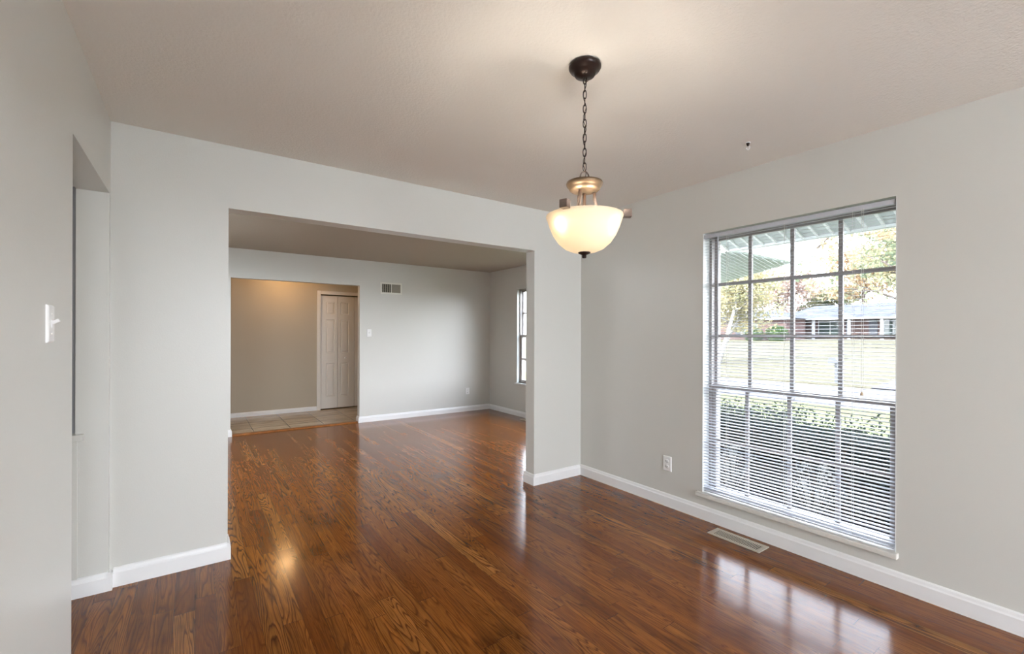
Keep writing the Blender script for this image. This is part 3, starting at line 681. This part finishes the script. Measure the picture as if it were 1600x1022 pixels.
def leaves(rng, pts, size, squash=1.0):
    mb = MB(); vs = []; fs = []
    for p in pts:
        a = Vector((rng.gauss(0, 1), rng.gauss(0, 1), rng.gauss(0, 1))).normalized(); c = a.orthogonal().normalized(); c = Matrix.Rotation(rng.uniform(0, 6.28), 3, a) @ c; d_ = a.cross(c)
        s_ = size * rng.uniform(.6, 1.3); p = Vector(p); i = len(vs)
        vs += [p - c * s_, p - d_ * s_ * .45, p + c * s_, p + d_ * s_ * .45]; fs.append((i, i + 1, i + 2, i + 3))
    return mb.add(vs, fs)
def blob(rng, c, r, n, hollow=.35):
    out = []
    for _ in range(n):
        v = Vector((rng.gauss(0, 1), rng.gauss(0, 1), rng.gauss(0, 1))).normalized() * (rng.uniform(hollow, 1) ** .5)
        out.append((c[0] + v.x * r[0], c[1] + v.y * r[1], c[2] + v.z * r[2]))
    return out
def tree(name, base, height, crown, leaf_m, bark_m, n, leafsize, label, cat='tree', group=None, seed=1, lean=(0, 0), trunk_r=.16, nbr=9, spread=None, gap=.5):
    rng = random.Random(seed); r = empty(name, base, label, cat, group)
    B = Vector(base); top = B + Vector((lean[0], lean[1], height * .8))
    mid = B.lerp(top, .5) + Vector((rng.uniform(-.2, .2), rng.uniform(-.2, .2), 0))
    mb = MB(); mb.tube([B, B.lerp(mid, .5), mid, mid.lerp(top, .6), top], [trunk_r, trunk_r * .85, trunk_r * .65, trunk_r * .4, trunk_r * .12], 8)
    ends = []
    for k in range(nbr):
        t = .35 + .6 * k / nbr; s_ = B.lerp(top, t); a = k * 2.4 + rng.uniform(-.4, .4); L_ = crown[0] * (1.1 - .5 * t) * rng.uniform(.8, 1.1)
        e_ = s_ + Vector((math.cos(a) * L_, math.sin(a) * L_, L_ * rng.uniform(.25, .7))); m_ = s_.lerp(e_, .5) + Vector((0, 0, L_ * .08))
        mb.tube([s_, m_, e_], [trunk_r * .35, trunk_r * .2, trunk_r * .06], 6); ends += [m_, e_]
        for q in range(2):
            e2 = m_ + Vector((rng.uniform(-1, 1), rng.uniform(-1, 1), rng.uniform(0, .8))) * L_ * .45
            mb.tube([m_, e2], [trunk_r * .12, trunk_r * .03], 5); ends.append(e2)
    mb.build('trunk', bark_m, r)
    pts = []
    for c in ends:
        rr = crown[0] * gap * rng.uniform(.5, 1); pts += blob(rng, c, (rr, rr, rr * .6), n // len(ends))
    leaves(rng, pts, leafsize).build('foliage', leaf_m, r)
    return r
tree('birch_tree', (25.6, 14.9, -.38), 7.5, (2.6, 4), 'yellow', 'birch', 5200, .11, 'pale-trunked tree with yellow leaves on the far lawn, left in the window', seed=4, lean=(1.0, -1.0), trunk_r=.14, gap=.55)
tree('birch_tree', (26.6, 15.6, -.34), 6.5, (2.2, 4), 'yellow', 'birch', 3600, .11, 'leaning pale-trunked tree behind the yellow one, at the window\'s left edge', seed=9, lean=(.8, -2.0), trunk_r=.10, gap=.55)
tree('oak_tree', (52.0, 10.2, .60), 15, (5.0, 6), 'olive', 'bark', 5200, .30, 'tall green-yellow tree standing right of the brick house', seed=2, lean=(0, 2.0), trunk_r=.35)
tree('maple_tree', (84, 25.5, 1.45), 16, (6.0, 6), 'orange', 'bark', 4800, .33, 'orange tree behind the middle of the brick house roof', seed=5, trunk_r=.3)
tree('maple_tree', (84, 38, 1.4), 13, (6.0, 6), 'red', 'bark', 4800, .33, 'reddish tree behind the left end of the brick house roof', seed=6, trunk_r=.3)
tree('oak_tree', (84, 16, 1.45), 17, (5.5, 6), 'olive', 'bark', 4200, .33, 'olive green tree behind the right end of the brick house roof', seed=8, trunk_r=.3)
tree('maple_tree', (92, 33, 1.6), 8.5, (5.0, 5), 'olive', 'bark', 3600, .33, 'low olive tree between the red and the orange trees', seed=12, trunk_r=.25)
tree('maple_tree', (94, 52, 1.5), 15, (6.5, 6), 'yellow', 'bark', 4200, .36, 'yellow tree farthest left behind the brick wing', seed=15, trunk_r=.3)
tree('oak_tree', (22.3, 4.4, -.5), 8.5, (3.4, 5), 'olive', 'bark', 3400, .10, 'nearer tree with sparse leaves beside the driveway, at the window\'s right edge', seed=21, lean=(-1.5, 1.0), trunk_r=.17)
# overhanging branch of a tree standing outside the frame
rng = random.Random(31)
r = empty('overhanging_tree', (15.5, -1.0, -.62), 'tree whose bare branch with yellow-orange leaf tufts reaches into the window top', 'tree')
mb = MB(); mb.tube([(15.5, -1.0, -.62), (15.6, -.7, 2.2), (15.8, .2, 4.6)], [.2, .16, .12], 8); mb.build('trunk', 'bark', r)
mb = MB(); mb.tube([(15.8, .2, 4.6), (15.9, 2.5, 5.2), (16.0, 4.6, 4.95), (15.7, 5.6, 4.35), (15.4, 6.3, 3.62)], [.11, .07, .05, .028, .012], 7)
pts = []
for c_, n_ in (((16.0, 4.9, 4.65), 240), ((16.1, 5.6, 4.85), 200), ((15.8, 4.3, 4.3), 180), ((15.7, 5.5, 4.2), 120), ((15.9, 3.6, 4.6), 260), ((16, 2.8, 4.9), 260), ((15.8, 6.1, 3.95), 40)):
    pts += blob(rng, c_, (.4, .45, .28), n_); mb.tube([(16.0, 4.6, 4.95), c_], [.016, .006], 5)
for e_ in ((15.6, 6.5, 3.1), (15.8, 5.9, 3.4), (15.5, 6.9, 3.3)): mb.tube([(15.7, 5.6, 4.35), (15.6, 6.1, 3.8), e_], [.014, .01, .004], 5)
mb.build('branch', 'bark', r); leaves(rng, pts, .075).build('foliage', 'orange', r)

# brick ranch house across the street
hs = empty('brick_house', (63, 22, .8), 'single-storey brick ranch house with pale grey roof and white posts across the street', 'house')
HX = 63.0; ze = 3.42; zb = .85
MB().box(HX + 1.6, HX + 10, 8, 27.5, zb - .3, ze).build('brick_wall', 'brick', hs)
rf = MB(); rv = [(HX - .3, 6.5, ze), (HX - .3, 29.0, ze), (HX + 12, 29.0, ze), (HX + 12, 6.5, ze), (HX + 5.8, 10.5, 5.45), (HX + 5.8, 26.4, 5.3)]
rf.add(rv, [(0, 1, 5, 4), (1, 2, 5), (2, 3, 4, 5), (3, 0, 4), (3, 2, 1, 0)]); rf.build('roof', 'shingle', hs)
MB().box(HX - .42, HX - .28, 6.4, 29.1, ze - .16, ze + .03).build('gutter', 'white', hs)
MB().box(HX - .3, HX + 1.7, 7, 27.5, zb - .1, zb + .05).build('porch_slab', 'stone', hs)
for y in (26.74, 24.3, 20.55, 17.43, 14.2): MB().box(HX - .15, HX + .12, y - .14, y + .14, zb, ze - .1).build('porch_post', 'white', hs)
def hwin(y0, y1, z0, z1, X=HX + 1.6, n=2, parent=None):
    f = MB(); e_ = .08; f.box(X - .06, X, y0 - e_, y1 + e_, z0 - e_, z1 + e_); fo = f.build('window_frame', 'white', parent or hs)
    p_ = MB(); s_ = (y1 - y0) / n
    for k in range(n): p_.box(X - .09, X - .06, y0 + k * s_ + .05, y0 + (k + 1) * s_ - .05, z0 + .04, z1 - .04)
    p_.build('pane', 'hglass', fo)
hwin(21.8, 24.3, 1.35, 3.15, n=2)
hwin(14.6, 18.0, 1.3, 3.2, n=3)
hwin(10.0, 12.5, 1.6, 3.1, n=2)
b = MB(); b.box(HX + 1.5, HX + 1.6, 18.3, 19.1, 1.35, 3.2); b.build('shutter', 'shutter', hs)
b = MB(); b.box(HX + 1.5, HX + 1.6, 20.9, 21.4, 1.35, 3.2); b.build('shutter', 'shutter', hs)
dd_ = MB().box(HX + 1.5, HX + 1.6, 25.9, 27.3, zb + .05, 3.1).build('front_door', 'white', hs)
MB().box(HX + 1.47, HX + 1.5, 26.9, 27.2, 1.9, 2.9).build('door_pane', 'hglass', dd_)
wg = empty('brick_house_wing', (56.5, 28, .7), 'low brick wing with window and flat white eave left of the long brick house', 'house')
MB().box(57, 62.2, 24.9, 38.5, .2, 3.35).build('brick_wall', 'brick', wg)
rf = MB(); rf.add([(56.4, 24.1, 3.4), (56.4, 40, 3.4), (62.5, 40, 3.4), (62.5, 24.1, 3.4), (60.2, 27, 4.45), (60.2, 37, 4.45)], [(0, 1, 5, 4), (1, 2, 5), (2, 3, 4, 5), (3, 0, 4), (3, 2, 1, 0)]); rf.build('roof', 'shingle', wg)
MB().box(56.3, 56.42, 24.0, 40, 3.24, 3.42).build('gutter', 'white', wg)
hwin(28.2, 30.2, 1.5, 2.75, X=57, n=2, parent=wg); hwin(33.5, 35, 1.5, 2.75, X=57, n=2, parent=wg)
MB().box(56.9, 57, 30.3, 30.9, 1.4, 2.8).build('shutter', 'shutter', wg)
for i, (y, z_, rr, lb) in enumerate(((27.7, 1.25, 1.15, 'rounded green bush left of centre before the brick wing'), (25.1, 1.45, 1.25, 'taller rounded green bush at the corner of the brick wing'))):
    rng = random.Random(40 + i); sh = empty('bush', (55.2, y, .6), lb, 'bush')
    leaves(rng, blob(rng, (55.2, y, z_ + .1), (.9, rr, .95), 1500, .6), .11).build('foliage', 'shrub', sh)
    MB().lathe([(.8, -.75), (.75, .3), (.4, .7), (.01, .8)], (55.2, y, z_), 12).build('inner_growth', 'shrub', sh)

# mailbox
mbx = empty('mailbox', (20.75, 7.2, -.55), 'small grey curbside mailbox on a post across the street', 'mailbox')
MB().box(20.70, 20.79, 7.15, 7.24, -.6, .24).build('post', 'mail', mbx)
b = MB(); b.prism([(7.08, .24), (7.40, .24), (7.40, .36), (7.35, .43), (7.24, .46), (7.13, .43), (7.08, .36)], 0, 20.5, 20.95); b.build('box', 'mail', mbx)

# hedge under the window
rng = random.Random(51)
hg = empty('hedge', (5.1, 2.2, -.35), 'grey-green clipped hedge growing outside below the window', 'hedge')
pts = []
for _ in range(24000):
    y = rng.uniform(-.6, 4.6); x = rng.uniform(4.68, 5.55); top_ = .50 + .05 * math.sin(y * 3.1) + .03 * math.sin(y * 9) + .05 * math.sin(x * 7)
    z_ = top_ - abs(rng.gauss(0, 1)) * .16 if rng.random() < .6 else rng.uniform(-.25, top_)
    if rng.random() < .35: x = 4.68 + abs(rng.gauss(0, .06))
    if y < 1.6 and x > 5.1: z_ -= .06
    pts.append((x, y, max(z_, -.3)))
for _ in range(60):
    y = rng.uniform(.4, 2.3); x = rng.uniform(4.7, 5.3); h_ = rng.uniform(.05, .16)
    for k in range(6): pts.append((x + rng.uniform(-.02, .02), y + rng.uniform(-.02, .02), .5 + h_ * k / 6))
leaves(rng, pts, .018).build('foliage', 'hedge', hg)
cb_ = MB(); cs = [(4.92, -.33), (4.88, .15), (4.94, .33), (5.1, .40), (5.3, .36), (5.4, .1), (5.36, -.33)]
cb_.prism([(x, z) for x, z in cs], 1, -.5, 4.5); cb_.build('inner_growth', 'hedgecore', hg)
mb = MB()
for _ in range(150):
    y = rng.uniform(-.5, 4.5); x = rng.uniform(4.8, 5.4); mb.tube([(x, y, -.36), (x + rng.uniform(-.1, .1), y + rng.uniform(-.1, .1), 0), (x + rng.uniform(-.2, .2), y + rng.uniform(-.2, .2), .42)], [.008, .006, .002], 4)
mb.build('stems', 'bark', hg)
for i, (x, y, h_, n_, lb) in enumerate(((4.55, 2.5, .42, 420, 'stand-in tufts for pale spots in front of the hedge, left in the window'), (4.5, 1.75, .45, 300, 'stand-in tufts for pale spots in front of the hedge, in the middle of the window'))):  # pale tufts added for unidentified pale spots below the window
    rng = random.Random(60 + i); sp_ = empty('pale_tuft', (x, y, -.34), lb, 'shrub'); mb = MB(); pts = []
    for k in range(22):
        e_ = Vector((x + rng.uniform(-.16, .16), y + rng.uniform(-.18, .18), -.34 + h_ * rng.uniform(.6, 1.2))); mb.tube([(x, y, -.34), e_], [.005, .002], 4); pts += blob(rng, e_, (.05, .05, .05), n_ // 22)
    mb.build('stems', 'tuft', sp_); leaves(rng, pts, .016).build('foliage', 'tuft', sp_)
tag(MB().box(4.1, 4.45, 2.25, 2.75, -.35, -.27).build('splash_block', 'stone', bevel=.01), 'pale concrete splash block on the bed outside the window', 'splash block')
